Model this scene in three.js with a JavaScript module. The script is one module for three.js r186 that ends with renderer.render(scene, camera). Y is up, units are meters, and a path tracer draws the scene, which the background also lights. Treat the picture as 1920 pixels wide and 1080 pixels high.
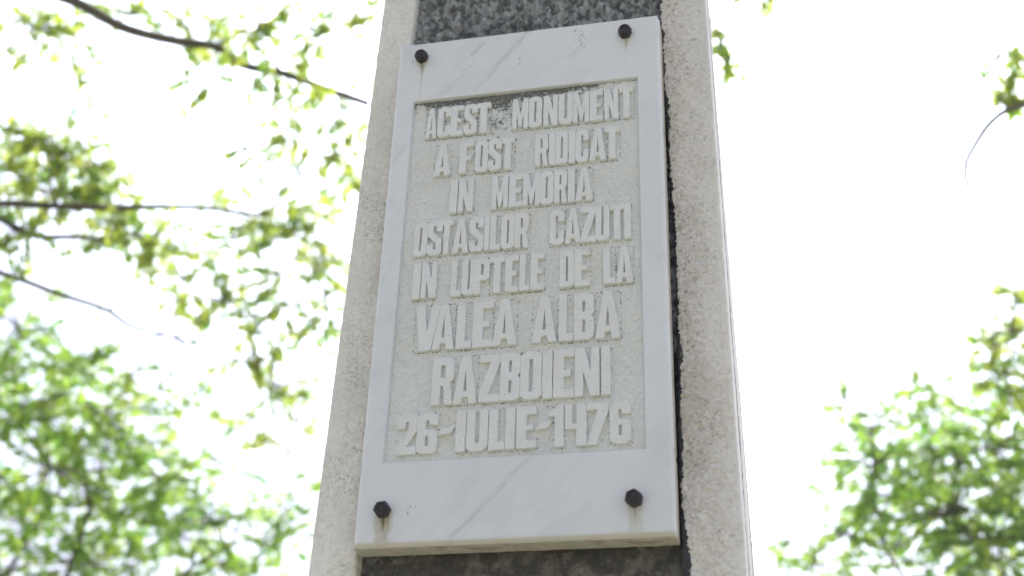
import * as THREE from 'three';
import { mergeGeometries } from 'three/addons/utils/BufferGeometryUtils.js';

// ───────────────────────── camera, sky, sun, exposure ─────────────────────────
const scene = new THREE.Scene();
const D2R = Math.PI / 180;
const PY = 2.9164;                                   // height of the plaque's middle above the ground
const camera = new THREE.PerspectiveCamera(25.699, 1024 / 576, 0.05, 600);
camera.rotation.order = 'YXZ';
camera.position.set(0.4986, 1.6, 2.1567);
camera.rotation.set(29.298 * D2R, 13.3545 * D2R, 2.0227 * D2R);
camera.focus = 2.56;
camera.userData.fStop = 1.85;
scene.add(camera);

const sunDir = new THREE.Vector3(-0.02, 0.80, -0.55).normalize();
const SKY = { base: 0.042, glow: 3.9, blue: 0.34 };
{
  const w = 512, h = 256, data = new Float32Array(w * h * 4), d = new THREE.Vector3();
  for (let j = 0; j < h; j++) for (let i = 0; i < w; i++) {
    const v = (j + 0.5) / h, u = (i + 0.5) / w;
    const el = (v - 0.5) * Math.PI, az = (u - 0.5) * 2 * Math.PI;
    d.set(Math.cos(el) * Math.cos(az), Math.sin(el), Math.cos(el) * Math.sin(az));
    const c = Math.max(-1, Math.min(1, d.dot(sunDir)));
    const g = 0.7;
    const hg = Math.pow((1 - g) * (1 - g) / (1 + g * g - 2 * g * c), 1.25);         // bright haze round the sun
    const up = Math.max(0, d.y);
    const L = SKY.base + SKY.glow * hg;
    const bl = SKY.blue * (0.4 + 0.6 * up) * (1 - hg);
    const o = (j * w + i) * 4;
    data[o] = L * (1 - 0.9 * bl); data[o + 1] = L * (1 - 0.5 * bl); data[o + 2] = L * (1 + 0.6 * bl); data[o + 3] = 1;
  }
  const t = new THREE.DataTexture(data, w, h, THREE.RGBAFormat, THREE.FloatType);
  t.mapping = THREE.EquirectangularReflectionMapping; t.magFilter = THREE.LinearFilter; t.minFilter = THREE.LinearFilter;
  t.colorSpace = THREE.LinearSRGBColorSpace; t.needsUpdate = true;
  scene.background = t; scene.environment = t;
}
const sun = new THREE.DirectionalLight(new THREE.Color().setRGB(1, 0.93, 0.82), 5);
sun.position.copy(sunDir).multiplyScalar(40); sun.target.position.set(0, 2.5, -2);
sun.castShadow = true; sun.shadow.radius = 2; sun.shadow.mapSize.set(2048, 2048);
Object.assign(sun.shadow.camera, { left: -14, right: 14, top: 14, bottom: -14, near: 1, far: 90 });
scene.add(sun, sun.target);

const renderer = new THREE.WebGLRenderer({ antialias: true });
renderer.toneMapping = THREE.LinearToneMapping;
renderer.toneMappingExposure = 3.8;
renderer.shadowMap.enabled = true; renderer.shadowMap.type = THREE.PCFSoftShadowMap;
renderer.setSize(1024, 576);

// ───────────────────────── helpers ─────────────────────────
function rng(seed) { let a = seed >>> 0; return () => { a = (a + 0x6D2B79F5) | 0; let t = Math.imul(a ^ (a >>> 15), 1 | a); t = (t + Math.imul(t ^ (t >>> 7), 61 | t)) ^ t; return ((t ^ (t >>> 14)) >>> 0) / 4294967296; }; }
function hash(x, y, s) { let h = Math.imul(x, 374761393) ^ Math.imul(y, 668265263) ^ Math.imul(s, 2147483647 ^ 0x5bd1e995); h = Math.imul(h ^ (h >>> 13), 1274126177); return ((h ^ (h >>> 16)) >>> 0) / 4294967296; }
function vn(x, y, s = 0) {                            // value noise 0..1
  const xi = Math.floor(x), yi = Math.floor(y), fx = x - xi, fy = y - yi;
  const u = fx * fx * (3 - 2 * fx), v = fy * fy * (3 - 2 * fy);
  const a = hash(xi, yi, s), b = hash(xi + 1, yi, s), c = hash(xi, yi + 1, s), d = hash(xi + 1, yi + 1, s);
  return a + (b - a) * u + (c - a) * v + (a - b - c + d) * u * v;
}
function fbm(x, y, s = 0, oct = 4) { let a = 0, w = 0.5, t = 0; for (let i = 0; i < oct; i++) { a += w * vn(x, y, s + i * 17); t += w; w *= 0.5; x *= 2.03; y *= 2.03; } return a / t; }
function cell(x, y, s = 0) {                          // distance to the nearest of scattered points, and that point's number
  const xi = Math.floor(x), yi = Math.floor(y); let best = 9, second = 9, id = 0;
  for (let j = -1; j <= 1; j++) for (let i = -1; i <= 1; i++) {
    const px = xi + i + hash(xi + i, yi + j, s), py = yi + j + hash(xi + i, yi + j, s + 91);
    const d = Math.hypot(px - x, py - y);
    if (d < best) { second = best; best = d; id = hash(xi + i, yi + j, s + 7); } else if (d < second) second = d;
  }
  return [best, second, id];
}
const clamp = (x, a = 0, b = 1) => Math.min(b, Math.max(a, x));
const sstep = (a, b, x) => { if (a === b) return x < a ? 0 : 1; const t = clamp((x - a) / (b - a)); return t * t * (3 - 2 * t); };
const mix = (a, b, t) => a + (b - a) * t;
const toS = (c) => 255 * (c <= 0.0031308 ? c * 12.92 : 1.055 * Math.pow(clamp(c), 1 / 2.4) - 0.055);
function texture(w, h, fn, srgb = true) {             // fn(u, v) -> [r, g, b] linear, or one grey value
  const data = new Uint8Array(w * h * 4);
  for (let j = 0; j < h; j++) for (let i = 0; i < w; i++) {
    const c = fn((i + 0.5) / w, (j + 0.5) / h), o = (j * w + i) * 4;
    if (srgb) { data[o] = toS(c[0]); data[o + 1] = toS(c[1]); data[o + 2] = toS(c[2]); }
    else data[o] = data[o + 1] = data[o + 2] = 255 * clamp(c);
    data[o + 3] = 255;
  }
  const t = new THREE.DataTexture(data, w, h, THREE.RGBAFormat, THREE.UnsignedByteType);
  t.magFilter = THREE.LinearFilter; t.minFilter = THREE.LinearFilter; t.wrapS = t.wrapT = THREE.RepeatWrapping;
  t.colorSpace = srgb ? THREE.SRGBColorSpace : THREE.NoColorSpace; t.needsUpdate = true;
  return t;
}
const lin = (r, g, b) => new THREE.Color().setRGB(r, g, b);
function mesh(name, geo, mat, parent) { const m = new THREE.Mesh(geo, mat); m.name = name; m.castShadow = m.receiveShadow = true; (parent || scene).add(m); return m; }
function thing(name, label, category, [x, y, z] = [0, 0, 0], group) { const o = new THREE.Group(); o.name = name; o.position.set(x, y, z); o.userData = { label, category }; if (group) o.userData.group = group; scene.add(o); return o; }
function grid(nu, nv, fn, closedFn) {                 // fn(i, j) -> [x, y, z, u, v]
  const pos = new Float32Array((nu + 1) * (nv + 1) * 3), uv = new Float32Array((nu + 1) * (nv + 1) * 2), idx = [];
  for (let j = 0; j <= nv; j++) for (let i = 0; i <= nu; i++) {
    const p = fn(i, j), o = j * (nu + 1) + i;
    pos[o * 3] = p[0]; pos[o * 3 + 1] = p[1]; pos[o * 3 + 2] = p[2]; uv[o * 2] = p[3]; uv[o * 2 + 1] = p[4];
  }
  for (let j = 0; j < nv; j++) for (let i = 0; i < nu; i++) { const a = j * (nu + 1) + i, b = a + 1, c = a + nu + 1, d = c + 1; idx.push(a, b, d, a, d, c); }
  const g = new THREE.BufferGeometry();
  g.setAttribute('position', new THREE.BufferAttribute(pos, 3)); g.setAttribute('uv', new THREE.BufferAttribute(uv, 2));
  g.setIndex(idx); g.computeVertexNormals(); return g;
}

// ───────────────────────── ground ─────────────────────────
{
  const tx = texture(512, 512, (u, v) => {
    const a = fbm(u * 24, v * 24, 3), b = fbm(u * 120, v * 120, 8), k = sstep(0.42, 0.6, a * 0.7 + b * 0.3);
    return [mix(0.11, 0.055, k) * (0.7 + 0.6 * b), mix(0.09, 0.075, k) * (0.7 + 0.6 * b), mix(0.07, 0.03, k) * (0.7 + 0.6 * b)];
  });
  tx.repeat.set(60, 60);
  const g = new THREE.PlaneGeometry(400, 400).rotateX(-Math.PI / 2);
  const m = mesh('ground', g, new THREE.MeshStandardMaterial({ map: tx, roughness: 1 })); m.userData.kind = 'structure';
}

// ───────────────────────── monument ─────────────────────────
// plaque axes: x right, y up from the plaque's middle, z out of its face; here Y = y + PY
const xL = (y) => -0.374 - 0.0217 * (0.803 - y), xR = (y) => 0.4155 - 0.0105 * (y + 0.659);
const iL = (y) => -0.3015 + 0.0135 * y, iR = (y) => 0.2995 - 0.005 * y + 0.011 * Math.exp(-(y * y) / 0.1);
const depthAt = (y) => 0.37 - 0.14 * y;
const ZF = -0.055, Y0 = -PY + 0.62, Y1 = 2.35;
const monument = thing('obelisk_monument', 'tall tapering plastered stone obelisk with dark rough centre carrying the inscribed plaque', 'monument', [0, 0, 0]);

// plaster relief, metres; small air holes torn by the trowel, of many sizes and uneven outline
function pitL(x, y) {
  const w = 0.004 * (fbm(x * 210, y * 210, 30, 2) - 0.5), where = sstep(0.25, 0.75, fbm(x * 11, y * 7, 29, 3) + 2.2 * (x - iL(y) + 0.05));
  const c = cell((x + 2 * w) * 105, (y - w) * 190, 31), e = cell((x + w) * 230, (y + w) * 330, 35);
  const r1 = 1e-4 + 0.42 * sstep(0.66, 1, c[2] + 0.5 * (where - 0.6)), r2 = 1e-4 + 0.5 * sstep(0.45, 1, e[2] + 0.7 * (where - 0.6));
  return Math.max(sstep(r1, r1 * 0.3, c[0]), 0.6 * sstep(r2, r2 * 0.3, e[0]));
}
function pitR(x, y) {
  const w = 0.007 * (fbm(x * 150, y * 110, 65, 3) - 0.5), c = cell((x + w) * 80, (y + 2 * w) * 150, 66), e = cell((x + w) * 190, (y + w) * 300, 95);
  const t = clamp((x - iR(y)) / 0.11), k = 0.5 * (0.4 - t) + 0.6 * (fbm(x * 18, y * 12, 64, 2) - 0.5);
  const r1 = 1e-4 + 0.42 * sstep(0.76, 1, c[2] + k), r2 = 1e-4 + 0.5 * sstep(0.55, 1, e[2] + k);
  return Math.max(sstep(r1, r1 * 0.3, c[0]), 0.55 * sstep(r2, r2 * 0.3, e[0]));
}
function plasterL(x, y) {
  let d = 0.0019 * (fbm(x * 220, y * 330, 21, 3) - 0.5) + 0.003 * (fbm(x * 22, y * 14, 25, 3) - 0.5);
  d -= 0.0024 * pitL(x, y);
  return d;
}
function plasterR(x, y) {
  const t = clamp((x - iR(y)) / (xR(y) - iR(y)));
  const wob = 1.6 * fbm(x * 30, y * 30, 44, 3);
  const rough = mix(1, 0.42, sstep(0.25, 0.85, t + 0.5 * (fbm(x * 9, y * 6, 41, 2) - 0.5)));
  const n = fbm(x * 150 + wob, y * 230 + wob, 47, 3), r = 1 - Math.abs(2 * fbm(x * 95 + wob, y * 150 - wob, 52, 2) - 1);
  let d = rough * (0.0052 * (n - 0.5) + 0.0042 * (r - 0.7)) + 0.006 * (fbm(x * 25, y * 12, 58, 3) - 0.5);
  d += 0.0007 * rough * Math.sin(x * 1300 + 4 * fbm(x * 20, y * 5, 61, 2));
  d -= 0.0028 * pitR(x, y);
  return d;
}
function pilaster(side) {
  const rows = [];
  for (let y = Y0; y < -0.78; y += 0.05) rows.push(y);
  for (let y = -0.78; y < 0.96; y += 0.0021) rows.push(y);
  for (let y = 0.96; y < Y1; y += 0.05) rows.push(y);
  rows.push(Y1);
  const prof = [];                                    // [across 0..1 from inner to outer, edge rounding in x, z behind the face]
  for (const z of [0.06, 0.04, 0.03, 0.022, 0.015]) prof.push([0, 0, z]);
  for (let a = 0; a < 5; a++) { const t = a / 5 * Math.PI / 2; prof.push([0, 0.007 * (1 - Math.cos(t)), 0.007 * (1 - Math.sin(t))]); }
  const NA = 52; for (let i = 0; i <= NA; i++) prof.push([i / NA, i === 0 ? 0.007 : i === NA ? -0.006 : 0.007 * (1 - i / NA) - 0.006 * (i / NA), 0]);
  for (let a = 1; a <= 5; a++) { const t = a / 5 * Math.PI / 2; prof.push([1, -0.006 * (1 - Math.sin(t)), 0.006 * (1 - Math.cos(t))]); }
  const side0 = prof.length; for (let k = 1; k <= 40; k++) prof.push([1, 0, 0.006 + k / 40]);
  const L = side < 0;
  return grid(prof.length - 1, rows.length - 1, (i, j) => {
    const y = rows[j], p = prof[i], xi = L ? iL(y) : iR(y), xo = L ? xL(y) : xR(y), dir = L ? -1 : 1;
    const dep = depthAt(y);
    let x = mix(xi, xo, p[0]) + dir * p[1], z = ZF - (i >= side0 ? 0.006 + (p[2] - 0.006) * dep : p[2]);
    const f = L ? plasterL : plasterR, amp = L ? 1 : 1;
    if (i < 10) {                                      // inner edge, ragged
      x += (L ? 0.5 : 1) * dir * 0.006 * (fbm(y * 60, z * 60, L ? 71 : 72, 4) - 0.5); z += f(x, y);
    } else if (i >= side0) { x += dir * 0.2 * f(0.4 + z, y); }
    else { const e = sstep(0.0, 0.08, 1 - p[0]); z += amp * f(x, y) * (0.5 + 0.5 * e); x += dir * 0.0014 * (fbm(y * 45, 3, L ? 75 : 76, 4) - 0.5) * (1 - e); }
    return [x, y + PY, z, (x - dir * 0.36 + dir * (ZF - z) * (i >= side0 ? 1 : 0)) / 0.25 + 0.5, y / 1.9 + 0.5];
  });
}
const plL = texture(384, 1536, (u, v) => {
  const x = (u - 0.5) * 0.25 - 0.36, y = (v - 0.5) * 1.9;
  let k = 0.93 + 0.16 * (fbm(x * 120, y * 120, 81, 3) - 0.5) + 0.2 * (fbm(x * 13, y * 5, 83, 4) - 0.5);
  let r = 0.77, g = 0.745, b = 0.715;
  k *= 1 - 0.4 * pitL(x, y);
  const moss = sstep(0.50, 0.68, 0.45 * fbm(x * 26, y * 9, 88, 4) + 0.55 * fbm(x * 190, y * 190, 89, 3) + 0.10 * sstep(0.035, 0, Math.abs(x - iL(y) + 0.01)));   // olive film with an outline of its own
  r = mix(r, 0.52, 0.4 * moss); g = mix(g, 0.505, 0.4 * moss); b = mix(b, 0.45, 0.4 * moss);
  return [r * k, g * k, b * k];
});
const plR = texture(384, 1536, (u, v) => {
  const x = (u - 0.5) * 0.25 + 0.36, y = (v - 0.5) * 1.9;
  let k = 0.92 + 0.2 * (fbm(x * 150, y * 110, 91, 3) - 0.5) + 0.2 * (fbm(x * 12, y * 5, 93, 4) - 0.5);
  let r = 0.745, g = 0.715, b = 0.70;
  k *= 1 - 0.36 * pitR(x, y);
  const br = sstep(0.46, 0.62, 0.5 * fbm(x * 170, y * 210, 96, 3) + 0.5 * fbm(x * 16, y * 9, 99, 3) + 0.16 * (0.5 - (x - iR(y)) / 0.11)); r = mix(r, 0.67, br); g = mix(g, 0.63, br); b = mix(b, 0.59, br);
  const din = x - iR(y);                               // black grime with a torn edge along the joint with the slab
  const w = 0.003 + 0.02 * Math.max(0, fbm(y * 14, 7, 97, 4) - 0.40) + 0.010 * (fbm(x * 150, y * 150, 98, 3) - 0.5) + 0.012 * sstep(-0.5, -0.66, y);
  const gr = din < w && din > -0.03 ? 1 : 0;
  r = mix(r, 0.055, gr); g = mix(g, 0.06, gr); b = mix(b, 0.068, gr);
  return [r * k, g * k, b * k];
});
const matL = new THREE.MeshStandardMaterial({ map: plL, roughness: 0.95 }), matR = new THREE.MeshStandardMaterial({ map: plR, roughness: 0.95 });
mesh('pilaster', pilaster(-1), matL, monument).userData.label = 'pale pitted plaster border, smooth edged';
mesh('pilaster_001', pilaster(1), matR, monument).userData.label = 'grey trowelled plaster border with torn dark joint';
// rough dark centre
function roughCore(x, y) {
  const w = 0.5 * fbm(x * 40, y * 40, 103, 2);
  const c = cell(x * 66 + w, y * 74 + w, 105), c2 = cell(x * 190, y * 210 + w, 108);
  const top = sstep(-0.3, 0.2, y);
  return top * 1.25 * (0.016 * (0.55 - c[0]) * (0.3 + 1.2 * c[2]) + 0.009 * (0.5 - c2[0]) * (0.4 + c2[2]) + 0.022 * (fbm(x * 42, y * 42, 110, 4) - 0.5)) + (1 - top) * 0.004 * (fbm(x * 60, y * 60, 111, 4) - 0.5);
}
{
  const rows = []; for (let y = Y0; y < -0.8; y += 0.05) rows.push(y); for (let y = -0.8; y < 0.55; y += 0.008) rows.push(y);
  for (let y = 0.55; y < 0.95; y += 0.0022) rows.push(y); for (let y = 0.95; y <= Y1; y += 0.05) rows.push(y);
  const NX = 290;
  const g = grid(NX, rows.length - 1, (i, j) => { const y = rows[j], x = mix(iL(y) - 0.02, iR(y) + 0.02, i / NX); return [x, y + PY, -0.086 + roughCore(x, y), x / 0.7 + 0.5, y / 1.9 + 0.5]; });
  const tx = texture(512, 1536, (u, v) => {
    const x = (u - 0.5) * 0.7, y = (v - 0.5) * 1.9;
    const w = 0.5 * fbm(x * 40, y * 40, 103, 2);
    const c = cell(x * 66 + w, y * 74 + w, 105);
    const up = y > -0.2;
    let k = up ? (0.65 + 0.5 * c[2]) * (0.7 + 0.6 * fbm(x * 220, y * 220, 113, 3)) : 0.55 + 0.8 * fbm(x * 90, y * 90, 115, 4);
    let r = 0.275, g2 = 0.29, b = 0.32;
    if (up) k *= 0.55 + 0.9 * sstep(0.35, 0.65, fbm(x * 95, y * 95, 118, 3));
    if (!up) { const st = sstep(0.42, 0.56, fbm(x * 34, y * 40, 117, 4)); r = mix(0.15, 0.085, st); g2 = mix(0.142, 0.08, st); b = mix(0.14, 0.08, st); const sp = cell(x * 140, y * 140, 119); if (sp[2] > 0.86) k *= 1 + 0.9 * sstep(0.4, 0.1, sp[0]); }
    return [r * k, g2 * k, b * k];
  });
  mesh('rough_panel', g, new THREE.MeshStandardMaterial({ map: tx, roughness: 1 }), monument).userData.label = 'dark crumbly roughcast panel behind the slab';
  // body behind, plinth and cap (outside the frame)
  const body = new THREE.BufferGeometry();
  const ring = (y, ins) => { const b = ZF - depthAt(y) - 0.006; return [[xL(y) + ins, y + PY, -0.105], [xR(y) - ins, y + PY, -0.105], [xR(y) - ins, y + PY, b], [xL(y) + ins, y + PY, b]]; };
  const a = ring(Y0, 0.004), b = ring(Y1, 0.004), P = [], q = (p0, p1, p2, p3) => P.push(...p0, ...p1, ...p2, ...p0, ...p2, ...p3);
  for (let k = 0; k < 4; k++) q(a[k], a[(k + 1) % 4], b[(k + 1) % 4], b[k]);
  q(b[0], b[1], b[2], b[3]); q(a[3], a[2], a[1], a[0]);
  body.setAttribute('position', new THREE.BufferAttribute(new Float32Array(P), 3)); body.setAttribute('uv', new THREE.BufferAttribute(new Float32Array(P.length / 3 * 2).map((_, i) => P[Math.floor(i / 2) * 3 + i % 2]), 2)); body.computeVertexNormals();
  const plain = new THREE.MeshStandardMaterial({ color: lin(0.45, 0.43, 0.4), roughness: 0.95 });
  mesh('body', body, plain, monument);
  const cz = ZF - 0.2;
  const pg = mergeGeometries([new THREE.BoxGeometry(1.5, 0.3, 1.2).translate(0, 0.15, cz), new THREE.BoxGeometry(1.15, 0.34, 0.86).translate(0, 0.47, cz)]);
  mesh('plinth', pg, plain, monument);
  const cap = new THREE.ConeGeometry(0.56, 0.35, 4, 1).rotateY(Math.PI / 4).scale(1, 1, 0.55).translate(0, Y1 + PY + 0.175, ZF - 0.12);
  mesh('cap', cap, plain, monument);
}

// ───────────────────────── plaque ─────────────────────────
const plaque = thing('memorial_plaque', 'white marble slab with eight lines of raised capital lettering, fixed by four rusty bolts', 'plaque', [0, PY - 0.6, 0]);
const H0 = 0.6;                                       // plaque's own axes start at its lower edge
const RX0 = -0.2568, RX1 = 0.2502, RY0 = -0.4359, RY1 = 0.4305, RZ = -0.0075;
const LINES = [
  [0.4049, 0.3246, [['A', -0.2230, -0.1973], ['C', -0.1951, -0.1659], ['E', -0.1659, -0.1374], ['S', -0.1355, -0.1066], ['T', -0.1075, -0.0764], ['M', -0.0260, 0.0084], ['O', 0.0105, 0.0388], ['N', 0.0429, 0.0737], ['U', 0.0764, 0.1071], ['M', 0.1084, 0.1429], ['E', 0.1448, 0.1728], ['N', 0.1759, 0.2062], ['T', 0.2089, 0.2389]]],
  [0.3029, 0.2211, [['A', -0.1967, -0.1607], ['F', -0.1399, -0.1097], ['O', -0.1058, -0.0776], ['S', -0.0762, -0.0481], ['T', -0.0484, -0.0199], ['R', 0.0263, 0.0540], ['I', 0.0567, 0.0698], ['D', 0.0711, 0.0974], ['I', 0.0995, 0.1131], ['C', 0.1144, 0.1412], ['A', 0.1430, 0.1793], ['T', 0.1771, 0.2073]]],
  [0.2043, 0.1228, [['I', -0.1552, -0.1404], ['N', -0.1373, -0.1064], ['M', -0.0646, -0.0302], ['E', -0.0272, 0.0021], ['M', 0.0032, 0.0384], ['O', 0.0392, 0.0674], ['R', 0.0693, 0.0962], ['I', 0.0985, 0.1123], ['A', 0.1142, 0.1502]]],
  [0.1050, 0.0222, [['O', -0.2287, -0.1999], ['S', -0.1991, -0.1685], ['T', -0.1712, -0.1460], ['A', -0.1445, -0.1103], ['S', -0.1084, -0.0782], ['I', -0.0764, -0.0662], ['L', -0.0643, -0.0425], ['O', -0.0407, -0.0126], ['R', -0.0115, 0.0164], ['C', 0.0615, 0.0910], ['A', 0.0928, 0.1258], ['Z', 0.1258, 0.1567], ['U', 0.1567, 0.1847], ['T', 0.1863, 0.2150], ['I', 0.2154, 0.2283]]],
  [0.0043, -0.0794, [['I', -0.2245, -0.2083], ['N', -0.2056, -0.1744], ['L', -0.1426, -0.1210], ['U', -0.1195, -0.0905], ['P', -0.0925, -0.0628], ['T', -0.0617, -0.0300], ['E', -0.0286, -0.0015], ['L', 0.0007, 0.0222], ['E', 0.0241, 0.0506], ['D', 0.0842, 0.1126], ['E', 0.1137, 0.1441], ['L', 0.1726, 0.1964], ['A', 0.1974, 0.2310]]],
  [-0.0977, -0.1996, [['V', -0.2126, -0.1600], ['A', -0.1742, -0.1296], ['L', -0.1248, -0.0932], ['E', -0.0914, -0.0506], ['A', -0.0506, -0.0022], ['A', 0.0298, 0.0783], ['L', 0.0829, 0.1117], ['B', 0.1134, 0.1518], ['A', 0.1564, 0.2042]]],
  [-0.2185, -0.3196, [['R', -0.1681, -0.1253], ['A', -0.1246, -0.0764], ['Z', -0.0729, -0.0318], ['B', -0.0308, 0.0083], ['O', 0.0094, 0.0507], ['I', 0.0527, 0.0714], ['E', 0.0741, 0.1143], ['N', 0.1160, 0.1630], ['I', 0.1670, 0.1840]]],
  [-0.3357, -0.4196, [['2', -0.2323, -0.1923], ['6', -0.1916, -0.1512], ['-', -0.1498, -0.1163], ['I', -0.1145, -0.0954], ['U', -0.0930, -0.0512], ['L', -0.0488, -0.0178], ['I', -0.0161, 0.0017], ['E', 0.0044, 0.0418], ['-', 0.0411, 0.0729], ['1', 0.0682, 0.0949], ['4', 0.0975, 0.1380], ['7', 0.1392, 0.1808], ['6', 0.1826, 0.2215]]],
];
const BOLTS = [[-0.243, 0.551, 0.25], [0.224, 0.552, 0.05], [0.227, -0.531, 0.35], [-0.246, -0.530, 0.1]];
// marble: pale grey-white, soft slanting veins, rust runs under the bolts, a few black specks
const STREAK = [[0.026, 0.62, 0.12], [0.026, 0.35, 0.08], [0.030, 0.42, 0.09], [0.034, 0.85, 0.12]];   // by bolt order: width, strength, length
const specks = []; {
  const r = rng(5);
  const blob = (cx, cy, n, s) => { for (let i = 0; i < n; i++) specks.push([cx + (r() - 0.5) * s, cy + (r() - 0.5) * s * 1.4, 0.0007 + 0.0012 * r()]); };
  blob(0.119, 0.566, 16, 0.028); blob(0.13, 0.545, 4, 0.02); blob(0.242, 0.552, 2, 0.01); blob(0.205, 0.552, 1, 0.01); blob(-0.02, 0.51, 4, 0.014); blob(-0.262, 0.548, 2, 0.01); blob(-0.19, -0.53, 4, 0.02);
  for (let i = 0; i < 30; i++) specks.push([(r() - 0.5) * 0.58, (r() - 0.5) * 1.18, 0.0005 + 0.0005 * r()]);
}
const veins = [                                        // x0, y0, x1, y1, half width, strength
  [-0.115, -0.595, 0.03, -0.44, 0.0045, 0.32], [-0.07, 0.50, 0.005, 0.60, 0.005, 0.30], [-0.13, 0.545, -0.10, 0.578, 0.004, 0.42], [-0.02, 0.565, 0.012, 0.60, 0.0035, 0.5],
  [-0.20, 0.44, -0.13, 0.50, 0.004, 0.22], [-0.12, 0.44, -0.06, 0.50, 0.006, 0.22], [-0.145, 0.50, -0.12, 0.52, 0.002, 0.45], [-0.085, 0.475, -0.07, 0.49, 0.002, 0.45], [-0.299, 0.25, -0.262, 0.31, 0.006, 0.18], [-0.297, -0.05, -0.262, 0.02, 0.006, 0.12], [0.10, 0.50, 0.16, 0.58, 0.008, 0.12],
];
const marbleTex = texture(768, 1536, (u, v) => {
  const x = (u - 0.5) * 0.6, y = (v - 0.5) * 1.2;
  let r = 0.675, g = 0.685, b = 0.722;
  let k = 1 + 0.10 * (fbm(x * 9 + y * 3, y * 7 - x * 4, 131, 4) - 0.5) + 0.06 * (fbm(x * 500, y * 500, 133, 2) - 0.5);
  const wx = x + 0.012 * (fbm(x * 28, y * 28, 135, 3) - 0.5), wy = y + 0.012 * (fbm(x * 28, y * 28, 139, 3) - 0.5);
  let vein = 0;
  for (const [x0, y0, x1, y1, hw, s] of veins) {
    const dx = x1 - x0, dy = y1 - y0, t = ((wx - x0) * dx + (wy - y0) * dy) / (dx * dx + dy * dy);
    if (t < -0.1 || t > 1.1) continue;
    const d = Math.abs((wx - x0) * dy - (wy - y0) * dx) / Math.hypot(dx, dy);
    vein = Math.max(vein, s * Math.exp(-(d * d) / (hw * hw)) * sstep(-0.1, 0.1, t) * sstep(1.1, 0.9, t) * (0.35 + 1.1 * vn(t * 23, d * 300, 141)));
  }
  const faint = 0.07 * sstep(0.55, 0.75, fbm((wx * 0.7 - wy * 0.7) * 40, (wx + wy) * 7, 145, 3));
  vein = clamp(0.75 * vein + faint);
  r *= k * (1 - 0.62 * vein); g *= k * (1 - 0.58 * vein); b *= k * (1 - 0.5 * vein);
  BOLTS.forEach(([bx, by], i) => {
    const [w, s, len] = STREAK[i], dy = by - y; if (dy < 0 || dy > len) return;
    const wob = 0.004 * (fbm(y * 60, i * 9, 151, 3) - 0.5), d = Math.abs(x - bx - wob - 0.001);
    const ww = (i === 0 || i === 1 ? mix(w * 0.55, 0.0025, sstep(0.01, 0.05, dy)) : w * 0.62) * (0.8 + 0.4 * fbm(y * 90, i * 5, 153, 2));
    const gr = 0.55 + 0.9 * (fbm(x * 260, y * 50, 155, 3) - 0.15);
    const a = clamp(s * sstep(ww, ww * 0.35, d) * (1 - dy / len * 0.75) * gr);
    r = mix(r, 0.33, a); g = mix(g, 0.27, a); b = mix(b, 0.13, a);
    const core = clamp(s * sstep(0.004, 0.001, d) * sstep(0.05, 0.014, dy) * gr); r = mix(r, 0.07, core); g = mix(g, 0.05, core); b = mix(b, 0.025, core);
  });
  for (const [sx, sy, sr] of specks) { if (Math.abs(y - sy) > 0.004) continue; const d = Math.hypot(x - sx, y - sy); if (d < sr * 1.4) { const a = 0.75 * sstep(sr * 1.4, sr * 0.5, d); r = mix(r, 0.08, a); g = mix(g, 0.085, a); b = mix(b, 0.085, a); } }
  const ed = 0.6 + y - 0.004;                           // brown ground bounce painted into the lower edge, grainy
  const bounceTint = sstep(0.009, 0.001, ed + 0.003 * (fbm(x * 170, y * 170, 161, 3) - 0.5)) * (0.5 + 0.5 * fbm(x * 40, y * 60, 163, 3));
  r = mix(r, 0.54, bounceTint); g = mix(g, 0.515, bounceTint); b = mix(b, 0.47, bounceTint);
  return [r, g, b];
});
const marble = new THREE.MeshPhysicalMaterial({ map: marbleTex, roughness: 0.55, specularIntensity: 0.6 });
const sideTex = texture(512, 512, (u, v) => { const k = 0.75 + 0.5 * fbm(u * 24, v * 60, 171, 4); const d = sstep(0.55, 0.68, fbm(u * 9, v * 30, 173, 4)); return [mix(0.52, 0.36, d) * k, mix(0.475, 0.315, d) * k, mix(0.43, 0.27, d) * k]; });
const sideMat = new THREE.MeshStandardMaterial({ map: sideTex, roughness: 0.85 });  // brown bounce light of the underside is put into this map, plus random blotches
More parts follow.
